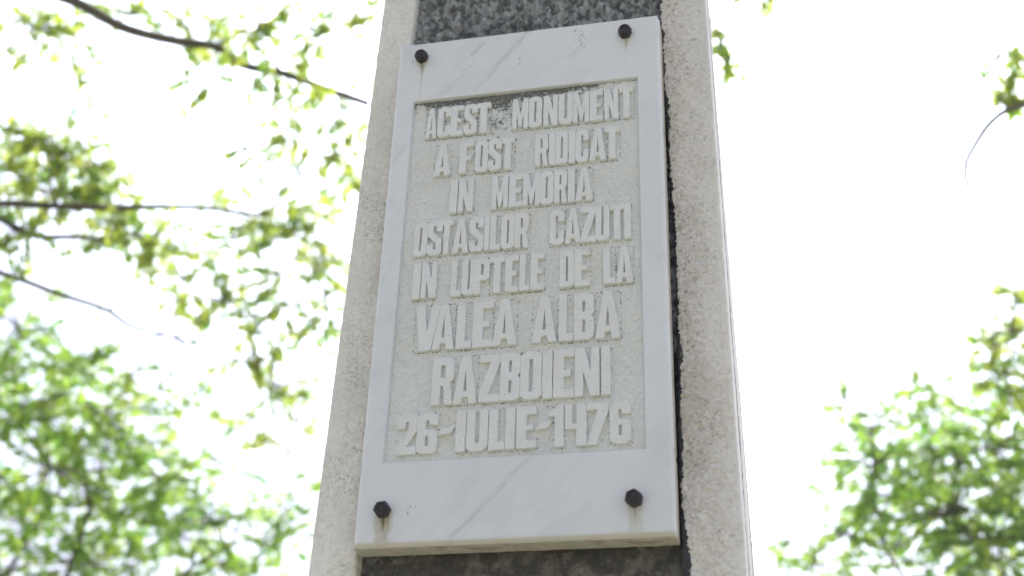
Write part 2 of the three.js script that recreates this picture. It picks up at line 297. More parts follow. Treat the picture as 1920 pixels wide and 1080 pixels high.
{
  // four sides; each loop of points runs once round, anticlockwise from the lower left corner; the upper right corner is broken off
  const M = 170, SIDES = [[-1, -1, 1, -1], [1, -1, 1, 1], [1, 1, -1, 1], [-1, 1, -1, -1]];
  const chip = (x, y) => { const d = (x - 0.3) * 0.9 + (y - 0.6) * 0.44 + 0.0062; if (d > 0) { x -= d * 0.9; y -= d * 0.44; } const e = Math.hypot(x - 0.303, y + 0.437); if (e < 0.006) x -= (0.006 - e) * 0.6; return [x, y]; };
  const loop = (x0, y0, x1, y1, amp, freq, seed) => {
    const P = [];
    for (const [ax, ay, bx, by] of SIDES) for (let i = 0; i < M; i++) {
      const t = i / M, X = (q) => (q < 0 ? x0 : x1), Y = (q) => (q < 0 ? y0 : y1);
      let x = mix(X(ax), X(bx), t), y = mix(Y(ay), Y(by), t); const n = amp * (fbm(x * freq, y * freq, seed, 4) - 0.5) * Math.min(1, 10 * t, 10 * (1 - t));
      if (ax === bx) x += n; else y += n;
      P.push([x, y]);
    }
    return P;
  };
  const N = 4 * M, outer = (c, amp, seed) => loop(-0.3 + c, -0.6 + c, 0.3 - c, 0.6 - c, amp, 70, seed).map(([x, y]) => chip(x, y));
  const CH = 0.0075, lay = [[outer(0, 0.001, 181), -0.056], [outer(0, 0.001, 181), -0.0075], [outer(CH * 0.5, 0.0009, 183), -0.0026], [outer(CH, 0.0012, 185), 0]];
  const hole = loop(RX0, RY0, RX1, RY1, 0.0018, 220, 190), hole2 = loop(RX0 + 0.001, RY0 + 0.001, RX1 - 0.001, RY1 - 0.001, 0.0018, 220, 190), hole3 = loop(RX0 + 0.003, RY0 + 0.003, RX1 - 0.003, RY1 - 0.003, 0.002, 220, 193);
  const strip = (A, za, B, zb, n, uvf) => grid(N, n, (i, j) => { const p = A[i % N], q = B[i % N], t = j / n, x = mix(p[0], q[0], t), y = mix(p[1], q[1], t), w = uvf ? uvf(i, j) : [x / 0.6 + 0.5, y / 1.2 + 0.5]; return [x, y + H0, mix(za, zb, t), w[0], w[1]]; });
  mesh('slab_side', strip(...lay[0], ...lay[1], 1, (i, j) => [i * 0.012, j * 0.12]), sideMat, plaque).userData.label = 'sawn edge of the slab, brown ground bounce painted into its colour';
  const all = mergeGeometries([strip(...lay[1], ...lay[2], 1), strip(...lay[2], ...lay[3], 1), strip(lay[3][0], 0, hole, 0, 8), strip(hole, 0, hole2, -0.001, 1), strip(hole2, -0.001, hole3, -0.0105, 1)]);
  mesh('slab_face', all, marble, plaque);
}
// carved floor between the letters
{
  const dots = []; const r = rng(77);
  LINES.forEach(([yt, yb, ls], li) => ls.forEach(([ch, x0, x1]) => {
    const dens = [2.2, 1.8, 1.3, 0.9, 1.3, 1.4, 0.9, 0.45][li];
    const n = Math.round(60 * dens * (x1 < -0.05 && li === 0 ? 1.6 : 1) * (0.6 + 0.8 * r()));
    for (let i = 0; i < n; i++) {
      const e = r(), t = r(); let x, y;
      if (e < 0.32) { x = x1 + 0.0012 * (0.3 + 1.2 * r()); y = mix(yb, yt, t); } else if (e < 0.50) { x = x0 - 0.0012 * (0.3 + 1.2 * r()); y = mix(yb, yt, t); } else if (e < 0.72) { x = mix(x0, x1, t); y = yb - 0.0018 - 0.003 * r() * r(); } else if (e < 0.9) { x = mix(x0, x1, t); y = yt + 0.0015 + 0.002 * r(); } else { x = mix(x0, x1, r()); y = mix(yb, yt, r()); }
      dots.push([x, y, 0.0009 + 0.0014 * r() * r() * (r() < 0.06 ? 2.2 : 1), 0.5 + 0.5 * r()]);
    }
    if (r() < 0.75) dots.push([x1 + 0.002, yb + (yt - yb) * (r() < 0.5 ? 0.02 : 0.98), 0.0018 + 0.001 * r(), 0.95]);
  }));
  const buckets = new Map(); const BS = 0.008;
  dots.forEach((d) => { const k = Math.floor(d[1] / BS); for (const q of [k - 1, k, k + 1]) { if (!buckets.has(q)) buckets.set(q, []); buckets.get(q).push(d); } });
  const W = RX1 - RX0, Hh = RY1 - RY0;
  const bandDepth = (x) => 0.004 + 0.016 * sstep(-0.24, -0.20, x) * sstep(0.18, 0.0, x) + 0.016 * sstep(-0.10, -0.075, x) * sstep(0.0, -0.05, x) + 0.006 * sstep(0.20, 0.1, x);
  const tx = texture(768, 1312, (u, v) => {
    const x = RX0 + u * W, y = RY0 + v * Hh;
    const f1 = fbm(x * 330, y * 330, 201, 3), f2 = fbm(x * 18, y * 14, 203, 3);
    let k = 1.04 + 0.22 * (f1 - 0.5) + 0.12 * (f2 - 0.5);
    let rC = 0.628, g = 0.638, b = 0.638;
    const ye = sstep(0.5, 0.7, fbm(x * 14, y * 22, 205, 4)); rC = mix(rC, 0.62, ye); g = mix(g, 0.622, ye); b = mix(b, 0.595, ye);
    const pk = cell(x * 330 + 0.8 * fbm(x * 120, y * 120, 206, 2), y * 330, 208); if (pk[2] > 0.62) k *= 1 - 0.22 * sstep(0.42, 0.15, pk[0]);
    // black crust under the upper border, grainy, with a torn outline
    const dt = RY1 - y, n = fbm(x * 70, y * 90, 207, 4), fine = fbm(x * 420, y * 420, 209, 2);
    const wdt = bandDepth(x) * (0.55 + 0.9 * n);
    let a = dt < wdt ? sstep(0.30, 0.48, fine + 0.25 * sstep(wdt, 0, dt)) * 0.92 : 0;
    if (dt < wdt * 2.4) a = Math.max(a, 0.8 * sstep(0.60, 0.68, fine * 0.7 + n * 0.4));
    const bk = buckets.get(Math.floor(y / BS));
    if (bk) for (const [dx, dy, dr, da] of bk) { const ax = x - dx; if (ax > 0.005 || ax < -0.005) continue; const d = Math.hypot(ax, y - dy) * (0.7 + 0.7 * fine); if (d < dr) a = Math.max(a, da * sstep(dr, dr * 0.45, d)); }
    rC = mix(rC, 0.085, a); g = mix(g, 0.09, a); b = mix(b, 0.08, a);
    return [rC * k, g * k, b * k];
  });
  const bump = texture(640, 1094, (u, v) => { const x = RX0 + u * W, y = RY0 + v * Hh; const c = cell(x * 420 + 0.6 * fbm(x * 90, y * 90, 211, 2), y * 420, 213); return 0.5 * fbm(x * 500, y * 350, 215, 3) + 0.5 * c[0]; }, false);
  const nx = 250, ny = 430;
  const g = grid(nx, ny, (i, j) => {
    const x = RX0 + W * i / nx, y = RY0 + Hh * j / ny; let z = RZ + 0.0030 * (fbm(x * 170, y * 150, 221, 3) - 0.5) + 0.0012 * (fbm(x * 30, y * 60, 223, 3) - 0.5);
    for (const [yt, yb] of LINES) { const d = Math.min(Math.abs(y - yt - 0.004), Math.abs(y - yb + 0.005)); if (d < 0.006) z += 0.0011 * sstep(0.004, 0, d) * (fbm(x * 45, y * 60, 225, 2) - 0.35) * 2; }
    const e = Math.min(x - RX0, RX1 - x, y - RY0, RY1 - y); if (e < 0.004) z -= 0.0012 * sstep(0.004, 0.001, e);
    return [x, y + H0, z, i / nx, j / ny];
  });
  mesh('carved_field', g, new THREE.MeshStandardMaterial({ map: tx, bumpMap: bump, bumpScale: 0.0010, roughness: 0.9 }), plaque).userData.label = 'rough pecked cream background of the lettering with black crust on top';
}
// raised letters
const GLYPH = (() => {
  const cx = 0.24, cy = 0.075;
  const slit = (s, y0, y1) => [[s, y0], [1 - s, y0], [1 - s, y1], [s, y1]];
  return {
    I: () => [[[0, 0], [1, 0], [1, 1], [0, 1]]],
    O: (s, h) => [[[cx, 0], [1 - cx, 0], [1, cy], [1, 1 - cy], [1 - cx, 1], [cx, 1], [0, 1 - cy], [0, cy]], slit(s, h, 1 - h)],
    D: (s, h) => [[[0, 0], [1 - cx, 0], [1, cy], [1, 1 - cy], [1 - cx, 1], [0, 1]], slit(s, h, 1 - h)],
    U: (s, h) => [[[0, 1], [0, cy], [cx, 0], [1 - cx, 0], [1, cy], [1, 1], [1 - s, 1], [1 - s, h], [s, h], [s, 1]]],
    C: (s, h) => [[[cx, 0], [1 - cx, 0], [1, cy], [1, 0.36], [1 - s, 0.36], [1 - s, h], [s, h], [s, 1 - h], [1 - s, 1 - h], [1 - s, 0.66], [1, 0.66], [1, 1 - cy], [1 - cx, 1], [cx, 1], [0, 1 - cy], [0, cy]]],
    E: (s, h) => [[[0, 0], [1, 0], [1, h], [s + 0.08, h], [s + 0.08, 0.44], [0.84, 0.44], [0.84, 0.56], [s + 0.08, 0.56], [s + 0.08, 1 - h], [1, 1 - h], [1, 1], [0, 1]]],
    F: (s, h) => [[[0, 0], [s + 0.06, 0], [s + 0.06, 0.42], [0.85, 0.42], [0.85, 0.54], [s + 0.06, 0.54], [s + 0.06, 1 - h], [1, 1 - h], [1, 1], [0, 1]]],
    L: (s, h) => [[[0, 0], [1, 0], [1, h], [s + 0.12, h], [s + 0.12, 1], [0, 1]]],
    T: (s, h) => [[[0.28, 0], [0.72, 0], [0.72, 1 - h], [1, 1 - h], [1, 1], [0, 1], [0, 1 - h], [0.28, 1 - h]]],
    A: () => [[[0, 0], [0.33, 0], [0.38, 0.14], [0.62, 0.14], [0.67, 0], [1, 0], [0.67, 1], [0.33, 1]], [[0.42, 0.26], [0.58, 0.26], [0.51, 0.70], [0.49, 0.70]]],
    V: () => [[[0.26, 0], [0.68, 0], [1, 1], [0.66, 1], [0.5, 0.36], [0.36, 1], [0, 1]]],
    M: () => [[[0, 0], [0.27, 0], [0.27, 0.52], [0.43, 0.06], [0.57, 0.06], [0.73, 0.52], [0.73, 0], [1, 0], [1, 1], [0.72, 1], [0.5, 0.46], [0.28, 1], [0, 1]]],
    N: () => [[[0, 0], [0.33, 0], [0.33, 0.52], [0.64, 0], [1, 0], [1, 1], [0.67, 1], [0.67, 0.48], [0.38, 1], [0, 1]]],
    R: (s, h) => [[[0, 0], [s, 0], [s, 0.40], [0.54, 0.40], [0.64, 0], [1, 0], [0.84, 0.46], [1, 0.54], [1, 1 - cy], [1 - cx, 1], [0, 1]], slit(s, 0.56, 1 - h)],
    P: (s, h) => [[[0, 0], [s, 0], [s, 0.38], [1 - cx, 0.38], [1, 0.45], [1, 1 - cy], [1 - cx, 1], [0, 1]], slit(s, 0.52, 1 - h)],
    B: (s, h) => [[[0, 0], [1 - cx, 0], [1, cy], [1, 0.45], [0.86, 0.515], [1, 0.58], [1, 1 - cy], [1 - cx, 1], [0, 1]], slit(s, h, 0.43), slit(s, 0.60, 1 - h)],
    S: (s, h) => [[[0, cy], [cx, 0], [1 - cx, 0], [1, cy], [1, 0.42], [s, 0.68], [s, 1 - h], [1 - s, 1 - h], [1 - s, 0.70], [1, 0.70], [1, 1 - cy], [1 - cx, 1], [cx, 1], [0, 1 - cy], [0, 0.58], [1 - s, 0.33], [1 - s, h], [s, h], [s, 0.31], [0, 0.31]]],
    Z: (s, h) => [[[0, 0], [1, 0], [1, h], [0.46, h], [1, 1 - h], [1, 1], [0, 1], [0, 1 - h], [0.54, 1 - h], [0, h]]],
    2: (s, h) => [[[0, 0], [1, 0], [1, h], [0.5, h], [1, 0.56], [1, 1 - cy], [1 - cx, 1], [cx, 1], [0, 1 - cy], [0, 0.64], [s, 0.64], [s, 1 - h], [1 - s, 1 - h], [1 - s, 0.60], [0, 0.17]]],
    6: (s, h) => [[[cx, 0], [1 - cx, 0], [1, cy], [1, 0.51], [1 - cx, 0.58], [s, 0.58], [s, 1 - h], [1 - s, 1 - h], [1 - s, 0.70], [1, 0.70], [1, 1 - cy], [1 - cx, 1], [cx, 1], [0, 1 - cy], [0, cy]], slit(s, h, 0.44)],
    1: () => [[[0.38, 0], [1, 0], [1, 1], [0.6, 1], [0, 0.82], [0, 0.72], [0.38, 0.76]]],
    4: () => [[[0.55, 0], [1, 0], [1, 1], [0.55, 1], [0.55, 0.53], [0.34, 0.53], [0.34, 1], [0, 1], [0, 0.40], [0.55, 0.40]]],
    7: (s, h) => [[[0, 0], [0.43, 0], [1, 0.84], [1, 1], [0, 1], [0, 0.84], [0.5, 0.84]]],
    '-': () => [[[0, 0.42], [0.74, 0.47], [1, 0.63], [0.26, 0.585]]],
  };
})();
{
  const grain = texture(512, 512, (u, v) => 0.6 * fbm(u * 80, v * 80, 231, 3) + 0.4 * fbm(u * 22, v * 22, 233, 2), false);
  grain.repeat.set(2, 4);
  const letterTex = texture(768, 1536, (u, v) => {      // worn face: grain, faint yellowing, scattered dirt in the pores
    const x = (u - 0.5) * 0.6, y = (v - 0.5) * 1.2, f = fbm(x * 380, y * 300, 261, 3), ye = sstep(0.45, 0.7, fbm(x * 26, y * 30, 263, 4));
    let k = 1 + 0.07 * (f - 0.5) + 0.05 * (fbm(x * 50, y * 70, 265, 3) - 0.5); const c = cell(x * 210, y * 190, 267);
    if (c[2] > 0.97) k *= 1 - 0.4 * sstep(0.34, 0.1, c[0]);
    return [mix(0.69, 0.68, ye) * k, mix(0.70, 0.685, ye) * k, mix(0.712, 0.675, ye) * k];
  });
  const letterMat = new THREE.MeshStandardMaterial({ map: letterTex, bumpMap: grain, bumpScale: 0.0005, roughness: 0.8 });
  const r = rng(404);
  LINES.forEach(([yt, yb, ls], li) => {
    const line = new THREE.Group(); line.name = li ? `inscription_line_${String(li).padStart(3, '0')}` : 'inscription_line'; plaque.add(line);
    line.position.set(0, yb + H0, 0);
    ls.forEach(([ch, x0, x1]) => {
      const w = x1 - x0, h = yt - yb, sAbs = li < 5 ? 0.0118 : 0.0165;
      const s = Math.min(0.41, sAbs / w), hb = (li < 5 ? 0.0125 : 0.0155) / h;
      const polys = GLYPH[ch](s, hb).map((pl) => {      // cut by hand: corners nicked, edges never quite straight
        const o = [];
        for (let i = 0; i < pl.length; i++) {
          const a = pl[i], b = pl[(i + 1) % pl.length], L = Math.hypot((b[0] - a[0]) * w, (b[1] - a[1]) * h), n = Math.max(2, Math.round(L / 0.011));
          for (let k = 0; k < n; k++) {
            let t = k / n; if (k === 0) { const c = Math.min(0.2, 0.0011 / L); const p0 = pl[(i + pl.length - 1) % pl.length], Lp = Math.hypot((p0[0] - a[0]) * w, (p0[1] - a[1]) * h), cp = Math.min(0.2, 0.0011 / Lp); o.push([mix(a[0], p0[0], cp) * w, mix(a[1], p0[1], cp) * h]); t = c; }
            o.push([mix(a[0], b[0], t) * w, mix(a[1], b[1], t) * h]);
          }
        }
        return o.map(([x, y]) => new THREE.Vector2(x + x0 + 0.0015 * (vn((x + x0) * 130, (y + yb) * 130, 241) - 0.5), y + 0.0017 * (vn((x + x0) * 130, (y + yb) * 130, 243) - 0.5)));
      });
      const sh = new THREE.Shape(polys[0]); for (const hp of polys.slice(1)) sh.holes.push(new THREE.Path(hp));
      const g = new THREE.ExtrudeGeometry(sh, { depth: 0.001, bevelEnabled: true, bevelThickness: 0.0075, bevelSize: 0.0017, bevelOffset: -0.0004, bevelSegments: 3, curveSegments: 2 });
      const cx0 = (x0 + x1) / 2, top = -0.0002 + 0.0008 * (r() - 0.5);
      g.translate(-cx0, 0, -0.0085 + top);
      const p = g.attributes.position, uv = g.attributes.uv;
      for (let i = 0; i < p.count; i++) uv.setXY(i, (p.getX(i) + cx0) / 0.6 + 0.5, (p.getY(i) + yb) / 1.2 + 0.5);
      mesh('letter', g, letterMat, line).position.x = cx0;
    });
  });
}
// bolts
{
  const rust = texture(256, 256, (u, v) => { const a = fbm(u * 20, v * 20, 251, 4), k = 0.6 + 0.8 * fbm(u * 70, v * 70, 253, 3), o = sstep(0.5, 0.66, a); return [mix(0.030, 0.052, o) * k, mix(0.027, 0.036, o) * k, mix(0.034, 0.034, o) * k]; });
  const rb = texture(256, 256, (u, v) => fbm(u * 36, v * 36, 257, 4), false);
  const bm = new THREE.MeshStandardMaterial({ map: rust, bumpMap: rb, bumpScale: 0.0009, roughness: 0.62, metalness: 0.15 });
  const hexR = (t, R) => R * Math.cos(Math.PI / 6) / Math.cos(((t % (Math.PI / 3)) + Math.PI / 3) % (Math.PI / 3) - Math.PI / 6);
  const rings = [[0.0155, 1, 0], [0.0157, 1, 0.015], [0.0150, 0.75, 0.0172], [0.0130, 0.15, 0.0196], [0.0118, 0, 0.0200], [0.0097, 0, 0.0200], [0.0085, 0, 0.0180], [0.0058, 0, 0.0180], [0.0046, 0, 0.0189], [0.0001, 0, 0.0189]];
  const NB = 48;
  BOLTS.forEach(([x, y, a], i) => {
    const k = i < 2 ? 0.92 : 1;
    const g = grid(NB, rings.length - 1, (c, j) => { const t = c / NB * 2 * Math.PI, [R, hx, z] = rings[j]; const rr = k * mix(R, hexR(t, R * 1.04), hx); return [rr * Math.cos(t), rr * Math.sin(t), z, rr * Math.cos(t) / 0.05, rr * Math.sin(t) / 0.05 + z * 20]; });
    const m = mesh(i ? `bolt_${String(i).padStart(3, '0')}` : 'bolt', g.toNonIndexed(), bm, plaque); m.geometry.computeVertexNormals(); m.position.set(x, y + H0, -0.001); m.rotation.set(0.06 * (i - 1.5), 0.05 * (i % 2 ? 1 : -1), a); m.scale.z = 1.0 + 0.06 * (i % 3);
  });
}

// ───────────────────────── trees ─────────────────────────
const clumpsA = [[-3.03, 4.62, -4.15, 0.20, 0.10, 11], [-3.02, 4.52, -4.86, 0.14, 0.11, 7], [-2.95, 4.07, -4.70, 0.24, 0.20, 54], [-4.12, 5.14, -4.02, 0.27, 0.22, 73], [-3.91, 5.00, -4.30, 0.34, 0.18, 77], [-3.56, 4.38, -3.53, 0.25, 0.19, 78], [-3.20, 4.35, -3.66, 0.25, 0.19, 78], [-3.80, 4.69, -5.00, 0.41, 0.23, 107], [-3.12, 4.21, -4.32, 0.27, 0.20, 78], [-3.64, 4.17, -3.97, 0.40, 0.23, 137], [-4.47, 4.27, -5.10, 0.39, 0.31, 130], [-3.54, 4.12, -4.58, 0.42, 0.21, 117], [-3.53, 4.24, -5.33, 0.30, 0.26, 91], [-2.98, 3.89, -4.98, 0.21, 0.14, 39], [-3.88, 3.88, -4.83, 0.54, 0.22, 146], [-2.51, 3.89, -4.52, 0.19, 0.16, 34], [-2.70, 4.39, -5.25, 0.14, 0.22, 23], [-2.77, 4.68, -5.60, 0.09, 0.11, 7], [-3.67, 5.04, -4.19, 0.18, 0.14, 26], [-4.32, 4.99, -4.29, 0.22, 0.22, 58], [-3.76, 3.54, -5.07, 0.95, 0.33, 305], [-3.88, 4.20, -3.37, 0.29, 0.63, 176], [-3.00, 3.75, -5.59, 0.44, 0.22, 70]];
const clumpsB = [[-2.77, 6.17, -2.49, 0.18, 0.09, 10], [-2.32, 5.81, -2.67, 0.18, 0.12, 13], [-1.98, 5.87, -2.42, 0.17, 0.17, 20], [-2.17, 5.77, -3.56, 0.19, 0.10, 10], [-2.30, 5.30, -3.31, 0.18, 0.09, 12], [-2.42, 4.90, -3.81, 0.22, 0.13, 16], [-2.10, 5.18, -4.00, 0.13, 0.19, 20], [-2.61, 4.49, -3.92, 0.19, 0.09, 7], [-2.30, 4.50, -4.31, 0.16, 0.13, 8], [-3.12, 5.88, -2.19, 0.18, 0.15, 21], [-3.15, 6.16, -2.55, 0.16, 0.16, 18], [-2.99, 5.76, -2.49, 0.07, 0.12, 7], [-2.67, 6.40, -2.87, 0.19, 0.16, 21], [-2.47, 6.33, -2.97, 0.13, 0.13, 13], [-1.93, 5.80, -2.60, 0.17, 0.13, 23], [-1.71, 5.98, -2.60, 0.20, 0.14, 25], [-1.57, 6.12, -2.66, 0.15, 0.09, 10], [-2.15, 6.23, -3.35, 0.10, 0.10, 7], [-1.76, 5.87, -3.09, 0.12, 0.15, 17], [-2.06, 5.84, -3.24, 0.15, 0.14, 19], [-1.80, 5.58, -3.13, 0.12, 0.10, 10], [-2.27, 5.66, -3.11, 0.06, 0.08, 4], [-3.21, 5.42, -2.52, 0.12, 0.07, 18], [-3.07, 5.37, -2.61, 0.18, 0.10, 36], [-3.05, 5.49, -2.88, 0.09, 0.09, 15], [-3.39, 5.34, -2.74, 0.18, 0.11, 30], [-3.38, 5.48, -3.11, 0.32, 0.11, 55], [-3.09, 5.42, -3.04, 0.12, 0.12, 23], [-2.72, 5.62, -3.47, 0.10, 0.08, 7], [-1.89, 5.80, -3.65, 0.08, 0.10, 10], [-2.14, 5.73, -3.77, 0.16, 0.06, 7], [-3.03, 5.28, -3.16, 0.19, 0.11, 30], [-2.66, 4.99, -2.91, 0.20, 0.08, 28], [-2.58, 5.40, -3.61, 0.16, 0.07, 12], [-2.27, 5.53, -3.81, 0.23, 0.18, 50], [-2.09, 5.41, -3.89, 0.13, 0.14, 23], [-2.23, 5.13, -3.58, 0.12, 0.09, 10], [-2.75, 5.11, -3.51, 0.16, 0.11, 15], [-2.36, 4.80, -3.26, 0.18, 0.10, 21], [-2.76, 4.98, -3.73, 0.10, 0.07, 7], [-2.19, 4.99, -3.69, 0.12, 0.12, 11], [-1.96, 4.74, -3.58, 0.09, 0.12, 10], [-2.18, 4.46, -3.36, 0.17, 0.05, 14], [-2.41, 4.69, -4.09, 0.19, 0.07, 15], [-2.59, 4.53, -4.25, 0.16, 0.06, 7], [-2.15, 4.09, -3.57, 0.11, 0.05, 5], [-3.11, 4.62, -3.69, 0.10, 0.06, 5], [-2.79, 4.40, -3.49, 0.15, 0.04, 5], [-3.20, 4.90, -2.57, 0.14, 0.12, 23]];
const clumpsC = [[1.74, 4.53, -4.65, 0.16, 0.16, 29], [0.53, 4.01, -5.66, 0.17, 0.10, 12], [1.33, 4.99, -5.40, 0.21, 0.14, 14], [0.96, 4.17, -4.51, 0.18, 0.18, 48], [1.67, 4.69, -5.09, 0.24, 0.17, 29], [0.79, 3.83, -4.64, 0.15, 0.12, 20], [0.87, 4.85, -5.26, 0.10, 0.10, 14], [1.01, 4.51, -4.81, 0.18, 0.12, 35], [1.11, 4.65, -5.58, 0.21, 0.18, 50], [1.40, 4.89, -5.60, 0.14, 0.16, 30], [1.37, 4.43, -5.07, 0.23, 0.16, 59], [1.23, 4.45, -5.82, 0.39, 0.18, 102], [1.44, 4.24, -4.84, 0.22, 0.19, 71], [1.57, 4.21, -4.47, 0.18, 0.18, 61], [1.77, 4.30, -5.20, 0.20, 0.20, 61], [1.37, 3.90, -4.55, 0.36, 0.15, 111], [1.57, 3.82, -4.80, 0.22, 0.19, 71], [1.00, 4.10, -5.08, 0.19, 0.10, 30], [1.49, 3.86, -5.40, 0.37, 0.15, 83], [0.61, 3.72, -4.85, 0.15, 0.08, 14], [0.48, 3.80, -4.65, 0.09, 0.06, 4], [1.14, 4.02, -5.77, 0.14, 0.11, 10], [1.85, 3.98, -4.87, 0.19, 0.38, 122], [1.39, 3.64, -5.99, 0.71, 0.29, 217], [0.71, 3.80, -5.90, 0.28, 0.18, 47]];
const clumpsD = [[1.77, 5.78, -3.18, 0.08, 0.06, 7], [1.76, 5.73, -3.31, 0.10, 0.09, 17], [1.79, 5.67, -3.41, 0.10, 0.07, 14], [1.72, 5.77, -3.48, 0.05, 0.04, 3], [1.72, 4.90, -3.98, 0.08, 0.07, 6], [1.61, 4.50, -4.17, 0.11, 0.09, 13], [1.60, 4.68, -4.14, 0.08, 0.13, 15], [1.74, 4.83, -4.33, 0.09, 0.16, 23], [1.64, 4.51, -4.11, 0.07, 0.09, 11], [1.68, 4.77, -3.91, 0.07, 0.04, 4], [1.65, 4.44, -4.33, 0.08, 0.06, 3], [1.28, 4.34, -4.00, 0.09, 0.05, 3], [1.81, 4.53, -3.88, 0.17, 0.26, 67], [2.00, 5.90, -3.65, 0.16, 0.16, 31]];
const clumpsS = [[0.33, 5.83, -2.79, 0.03, 0.04, 3], [0.34, 5.77, -2.85, 0.03, 0.04, 5], [0.38, 5.58, -2.73, 0.04, 0.02, 3], [0.38, 5.64, -2.89, 0.02, 0.02, 3], [0.45, 5.95, -2.72, 0.06, 0.03, 4], [0.59, 5.79, -2.56, 0.06, 0.03, 4], [0.22, 5.94, -2.74, 0.07, 0.11, 9]];
const clumpsE = [[-6.03, 9.27, -5.69, 0.49, 0.38, 14], [-4.41, 8.85, -5.48, 0.44, 0.29, 12], [-3.63, 9.78, -6.72, 0.43, 0.32, 13], [-4.18, 9.21, -6.49, 0.37, 0.21, 5], [-3.78, 9.15, -7.33, 0.43, 0.38, 15], [-3.87, 7.82, -7.39, 0.46, 0.36, 17], [-3.91, 7.89, -8.23, 0.33, 0.33, 8], [-4.88, 7.61, -8.01, 0.44, 0.27, 9], [-4.73, 7.31, -6.41, 0.44, 0.20, 8], [-5.53, 7.26, -6.01, 0.54, 0.25, 15], [-6.37, 8.34, -6.36, 0.33, 0.27, 7], [-6.81, 7.06, -7.69, 0.45, 0.45, 24], [-5.72, 6.00, -7.12, 0.51, 0.35, 23], [-5.44, 6.42, -7.62, 0.31, 0.26, 8], [-5.80, 5.75, -8.04, 0.64, 0.43, 31], [-6.06, 4.96, -7.49, 0.56, 0.41, 33], [-4.99, 5.23, -8.15, 0.46, 0.36, 20], [-3.98, 5.34, -8.47, 0.31, 0.41, 15], [-4.25, 6.69, -7.91, 0.31, 0.21, 3], [-3.60, 8.60, -7.60, 0.21, 0.21, 3], [-5.22, 8.65, -5.84, 0.46, 0.31, 6], [-4.39, 5.02, -8.54, 0.41, 0.26, 11], [-4.11, 6.29, -9.11, 0.17, 0.33, 3]];
const clumpsF = [[1.99, 5.27, -7.83, 0.41, 0.32, 20], [2.39, 5.79, -8.50, 0.29, 0.34, 11], [1.77, 5.43, -9.01, 0.45, 0.30, 15], [2.15, 4.85, -8.43, 0.43, 0.28, 17], [1.16, 5.03, -8.33, 0.28, 0.28, 6], [0.83, 5.12, -9.30, 0.30, 0.20, 3], [2.38, 6.34, -7.68, 0.19, 0.37, 6], [1.88, 5.93, -7.86, 0.33, 0.19, 3]];
const barkTex = texture(256, 512, (u, v) => { const k = 0.6 + 0.8 * fbm(u * 30, v * 10, 301, 4), l = sstep(0.55, 0.7, fbm(u * 9, v * 12, 303, 3)); return [mix(0.085, 0.13, l) * k, mix(0.07, 0.125, l) * k, mix(0.055, 0.09, l) * k]; });
const barkBump = texture(256, 512, (u, v) => fbm(u * 40, v * 9, 305, 4), false);
const bark = new THREE.MeshStandardMaterial({ map: barkTex, bumpMap: barkBump, bumpScale: 0.01, roughness: 0.95 });
const leafMat = new THREE.MeshPhysicalMaterial({ vertexColors: true, roughness: 0.75, transmission: 0.6, thickness: 0, side: THREE.DoubleSide, specularIntensity: 0.4 });
function tube(pts, r0, r1, sides = 6, seg = 6) {
  const curve = new THREE.CatmullRomCurve3(pts.map((p) => new THREE.Vector3(...p)), false, 'centripetal');
  const n = Math.max(2, (pts.length - 1) * seg), fr = curve.computeFrenetFrames(n, false), L = curve.getLength();
  return grid(sides, n, (i, j) => { const t = j / n, c = curve.getPointAt(t), a = i / sides * 2 * Math.PI, r = mix(r0, r1, Math.pow(t, 0.8)) * (1 + 0.12 * (vn(j * 0.7, i % sides, 311) - 0.5)); const N = fr.normals[j], B = fr.binormals[j]; return [c.x + r * (N.x * Math.cos(a) + B.x * Math.sin(a)), c.y + r * (N.y * Math.cos(a) + B.y * Math.sin(a)), c.z + r * (N.z * Math.cos(a) + B.z * Math.sin(a)), i / sides, t * L]; });
}
// one lobed leaf, stalk at the origin, tip along +y, folded along its middle rib
const LEAF = (() => {
  const half = [[0, 0], [0.16, 0.02], [0.40, -0.04], [0.33, 0.14], [0.56, 0.34], [0.30, 0.40], [0.34, 0.62], [0.17, 0.60], [0, 1]];
  const tris = [];
  for (const s of [1, -1]) for (let i = 1; i < half.length - 1; i++) { const a = [0, 0.28], b = half[i], c = half[i + 1]; tris.push([a, b, c].map(([x, y]) => [s * x, y, 0.16 * x - 0.08 * y * y])); }
  return tris;
})();
function leaves(list) {                                // list of [position, direction, normal hint, size, colour]
  const n = list.length * LEAF.length * 9, pos = new Float32Array(n), col = new Float32Array(n); let o = 0;
  const X = new THREE.Vector3(), Y = new THREE.Vector3(), Z = new THREE.Vector3();
  for (const [p, d, nn, s, c] of list) {
    Y.copy(d).normalize(); Z.copy(nn).addScaledVector(Y, -nn.dot(Y)).normalize(); X.crossVectors(Y, Z);
    for (const t of LEAF) for (const [x, y, z] of t) {
      pos[o] = p.x + s * (x * X.x + y * Y.x + z * Z.x); pos[o + 1] = p.y + s * (x * X.y + y * Y.y + z * Z.y); pos[o + 2] = p.z + s * (x * X.z + y * Y.z + z * Z.z);
      col[o] = c[0]; col[o + 1] = c[1]; col[o + 2] = c[2]; o += 3;
    }
  }
  const g = new THREE.BufferGeometry(); g.setAttribute('position', new THREE.BufferAttribute(pos, 3)); g.setAttribute('color', new THREE.BufferAttribute(col, 3)); g.computeVertexNormals(); return g;
}
